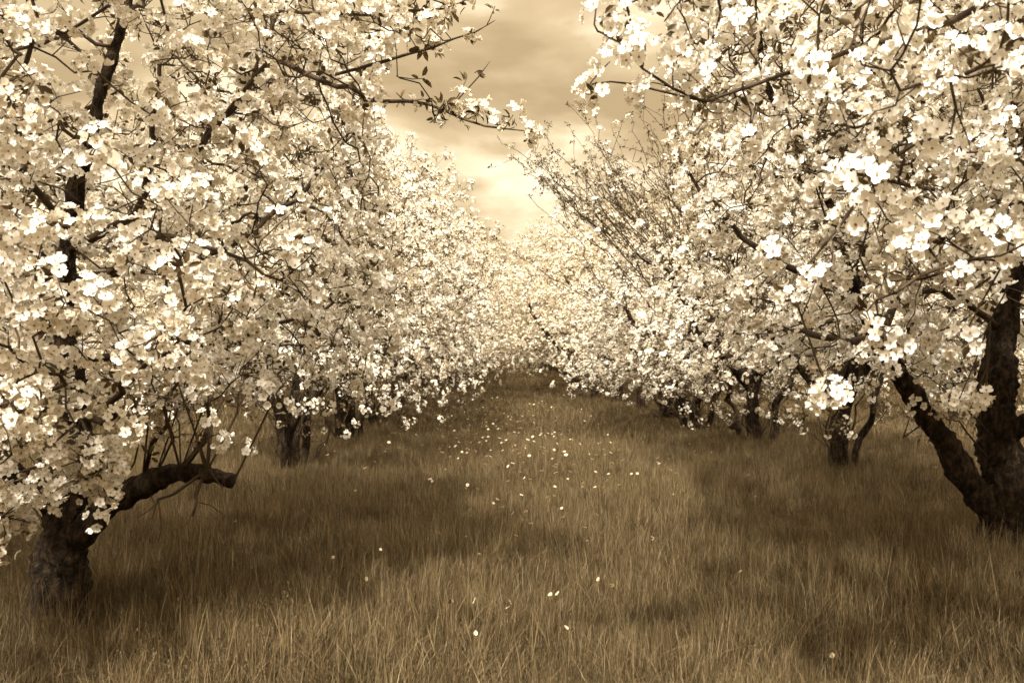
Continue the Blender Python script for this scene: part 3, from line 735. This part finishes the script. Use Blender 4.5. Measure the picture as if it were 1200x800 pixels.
def scatter(name, pts, scl, tufts, label):
    me = bpy.data.meshes.new(name); me.vertices.add(len(pts)); me.vertices.foreach_set('co', np.asarray(pts, np.float32).ravel())
    for nm, arr, ty in (('scl', scl, 'FLOAT'),):
        a = me.attributes.new(nm, ty, 'POINT'); a.data.foreach_set('value', np.asarray(arr, np.float32))
    rot = np.zeros((len(pts), 3), np.float32); rot[:, 2] = rng.uniform(0, 6.28, len(pts)); rot[:, :2] = rng.normal(0, .13, (len(pts), 2))
    a = me.attributes.new('rot', 'FLOAT_VECTOR', 'POINT'); a.data.foreach_set('vector', rot.ravel())
    o = link(name, me); tag(o, label, 'grass', None, 'stuff')
    g = bpy.data.node_groups.new(name, 'GeometryNodeTree')
    g.interface.new_socket('Geometry', in_out='INPUT', socket_type='NodeSocketGeometry'); g.interface.new_socket('Geometry', in_out='OUTPUT', socket_type='NodeSocketGeometry')
    n = g.nodes; l = g.links; gi = n.new('NodeGroupInput'); go = n.new('NodeGroupOutput')
    iop = n.new('GeometryNodeInstanceOnPoints'); jn = n.new('GeometryNodeJoinGeometry')
    for tobj in reversed(tufts):
        oi = n.new('GeometryNodeObjectInfo'); oi.inputs['Object'].default_value = tobj; oi.inputs['As Instance'].default_value = True
        l.new(oi.outputs['Geometry'], jn.inputs[0])
    rv = n.new('FunctionNodeRandomValue'); rv.data_type = 'INT'
    rv.inputs[4].default_value = 0; rv.inputs[5].default_value = len(tufts)-1
    na = n.new('GeometryNodeInputNamedAttribute'); na.data_type = 'FLOAT'; na.inputs[0].default_value = 'scl'
    nr = n.new('GeometryNodeInputNamedAttribute'); nr.data_type = 'FLOAT_VECTOR'; nr.inputs[0].default_value = 'rot'
    iop.inputs['Pick Instance'].default_value = True
    l.new(gi.outputs[0], iop.inputs['Points']); l.new(jn.outputs[0], iop.inputs['Instance'])
    l.new(rv.outputs[2], iop.inputs['Instance Index']); l.new(na.outputs[0], iop.inputs['Scale']); l.new(nr.outputs[0], iop.inputs['Rotation'])
    l.new(iop.outputs[0], go.inputs[0])
    md = o.modifiers.new('grass', 'NODES'); md.node_group = g
    return o
def grass():
    pts, scl = [], []
    n = 26000
    y = 2.6+(15-2.6)*rng.random(n)**.8; x = rng.uniform(-1, 1, n)*(.60*y+1.2)
    for a, b in zip(x, y):
        q = nz((a, b, 0), .7, 1.0)*.5+nz((a, b, 0), 2.2, 5.0)*.3
        pts.append((a, b, gz(a, b)-.01)); scl.append(max(.5, .92+q*.75+rng.normal(0, .12)))
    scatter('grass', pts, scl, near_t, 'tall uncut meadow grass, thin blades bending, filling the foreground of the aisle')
    pts, scl = [], []
    n = 42000
    y = 14+(110-14)*rng.random(n)**1.7; x = rng.uniform(-1, 1, n)*(.60*y+1.5)
    x = np.where((y > 45), np.clip(x, -22+rng.uniform(-3, 3, n), 22+rng.uniform(-3, 3, n)), x)
    for a, b in zip(x, y):
        q = nz((a, b, 0), .45, 1.0)*.6
        pts.append((a, b, gz(a, b)-.02)); scl.append(max(.5, .85+q*.7+rng.normal(0, .12)))
    scatter('far_grass', pts, scl, far_t, 'meadow grass carrying on down the aisle and under the distant trees')
def clumps():
    tl = [bpy.data.objects.new('tuft', tuft(40, .11, .22, .44, .0034, 6, 300+i, .35, 6)) for i in range(3)]
    pts, scl = [], []
    for px, py, n, sp in ((950, 575, 26, .45), (900, 570, 8, .3), (1010, 590, 10, .5), (310, 600, 16, .45), (200, 640, 12, .4), (1080, 660, 16, .5), (1150, 640, 14, .35), (640, 640, 8, .5), (70, 700, 16, .22), (110, 715, 10, .2), (1165, 640, 14, .2), (1140, 655, 8, .25), (70, 770, 10, .3), (900, 745, 12, .35), (1050, 760, 12, .35), (1140, 730, 10, .3), (420, 600, 8, .5)):
        d = EYE*F/(py-415+18); x = (px-595)/F*d
        for _ in range(n):
            a, b = x+rng.normal(0, sp), d+rng.normal(0, sp); pts.append((a, b, gz(a, b)-.01)); scl.append(rng.uniform(.6, 1.0))
    for _ in range(380):
        b = 3.2+11*rng.random()**.8; a = rng.uniform(-1, 1)*(.6*b+1); pts.append((a, b, gz(a, b)-.01)); scl.append(rng.uniform(.45, .9))
    scatter('tall_grass', pts, scl, tl, 'taller pale arching grass blades standing in loose clumps above the meadow')
grass()
clumps()

# ------------------------------------------------------------------ small white wildflowers
def wildflower_meshes(r, h, rad, full):
    V, T, off = [], [], 0; n = 12
    pts = np.array([[0, 0, 0], [r.normal(0, .01), r.normal(0, .01), h*.5], [r.normal(0, .02), r.normal(0, .02), h]])
    off = tube(pts, [.0025, .002, .0018], 4, V, T, off)
    stem = (np.concatenate(V), np.concatenate(T))
    c = pts[-1]; tilt = frames(np.array([[r.normal(0, .3), r.normal(-.15, .3), 1]]), np.array([0.]))[0]
    Vp, Tp, o2 = [], [], 0
    for k in range(n):
        a = k*2*np.pi/n+r.normal(0, .06); b = .24
        p = np.array([[.15*math.cos(a), .15*math.sin(a), 0], [math.cos(a-b)*.9, math.sin(a-b)*.9, .12+r.normal(0, .06)],
                      [1.02*math.cos(a), 1.02*math.sin(a), .06+r.normal(0, .06)], [math.cos(a+b)*.9, math.sin(a+b)*.9, .12+r.normal(0, .06)]])*rad
        Vp.append(p@tilt.T+c); Tp.append(np.array([[0, 1, 2], [0, 2, 3]])+o2); o2 += 4
    head = (np.concatenate(Vp), np.concatenate(Tp))
    Vd, Td = [], []; m = 8
    ring = np.array([[.26*math.cos(2*np.pi*i/m), .26*math.sin(2*np.pi*i/m), .05] for i in range(m)]+[[0, 0, .22]])*rad
    disc = (ring@tilt.T+c, np.array([[i, (i+1) % m, m] for i in range(m)]))
    return stem, head, disc
def flowers():
    variants = []
    r = np.random.default_rng(5)
    for i in range(6):
        s, hd, dc = wildflower_meshes(r, 1.0*.30, .021, True)
        variants.append([mesh_np('stem', s[0], s[1], [M_STALK], None, True, np.full(len(s[0]), .5)),
                         mesh_np('flower_head', hd[0], hd[1], [M_DAISY], None, True, np.full(len(hd[0]), .7)),
                         mesh_np('flower_centre', dc[0], dc[1], [M_STAMEN], None, True, np.full(len(dc[0]), .5))])
    # (px, py) of the heads one can pick out in the photograph
    near = [(664, 747), (596, 718), (645, 706), (655, 704), (556, 717), (590, 724), (557, 758), (526, 717), (716, 688), (703, 683), (974, 768), (716, 690),
            (765, 632), (770, 634), (605, 630), (620, 615), (616, 600), (586, 594), (578, 590), (604, 602), (657, 607), (648, 583), (641, 584), (614, 581), (657, 597), (698, 606), (684, 619),
            (652, 573), (682, 575), (694, 576), (739, 564), (714, 570), (724, 575), (692, 545), (771, 540), (790, 559), (503, 560), (547, 567), (585, 585), (698, 560), (683, 571), (648, 549), (646, 543), (596, 548), (392, 664), (560, 657), (430, 691), (447, 655), (866, 672), (880, 560), (1094, 549)]
    pts = []
    for q, (px, py) in enumerate(near):
        zh = .30; d = (EYE-zh)*F/(py-415); pts.append(((px-595)/F*d, d, 1.0, True))
    for i in range(215):
        d = 8.5+r.gamma(2.2, 2.9); x = r.normal(-.15, .85)
        if d < 45: pts.append((x, d, r.uniform(.8, 1.1), False))
    for i in range(26):
        d = r.uniform(6, 14); pts.append((r.uniform(-2.2, 3.0), d, r.uniform(.6, .9), False))
    labels = {0: 'largest white wildflower low in the aisle, wide open near the bottom centre', 10: 'lone white round wildflower at the bottom right among tall grass',
              47: 'single white wildflower in the grass left of the aisle centre'}
    for q, (x, y, s, nearf) in enumerate(pts):
        v = variants[q % 6]; root = bpy.data.objects.new('wildflower', None); COL.objects.link(root)
        s = s*(1.0 if q == 0 else 1); hs = (.48 if y < 6 else .68 if y < 9 else .95)*r.uniform(.75, 1.15); root.location = (x, y, gz(x, y)); root.rotation_euler = (0, 0, r.uniform(0, 6.28)); root.scale = (s*hs, s*hs, s)
        if q in labels: lb = labels[q]
        elif q < 13: lb = 'small white wildflower scattered thinly in the nearest part of the aisle'
        elif nearf: lb = 'small white wildflower in the loose drift along the middle of the aisle'
        else: lb = 'tiny white wildflower among the many dotting the shaded grass farther down the aisle'
        tag(root, lb, 'wildflower', 'white wildflowers in the aisle')
        link('stem', v[0], root); h = link('flower_head', v[1], root); link('flower_centre', v[2], h)
flowers()
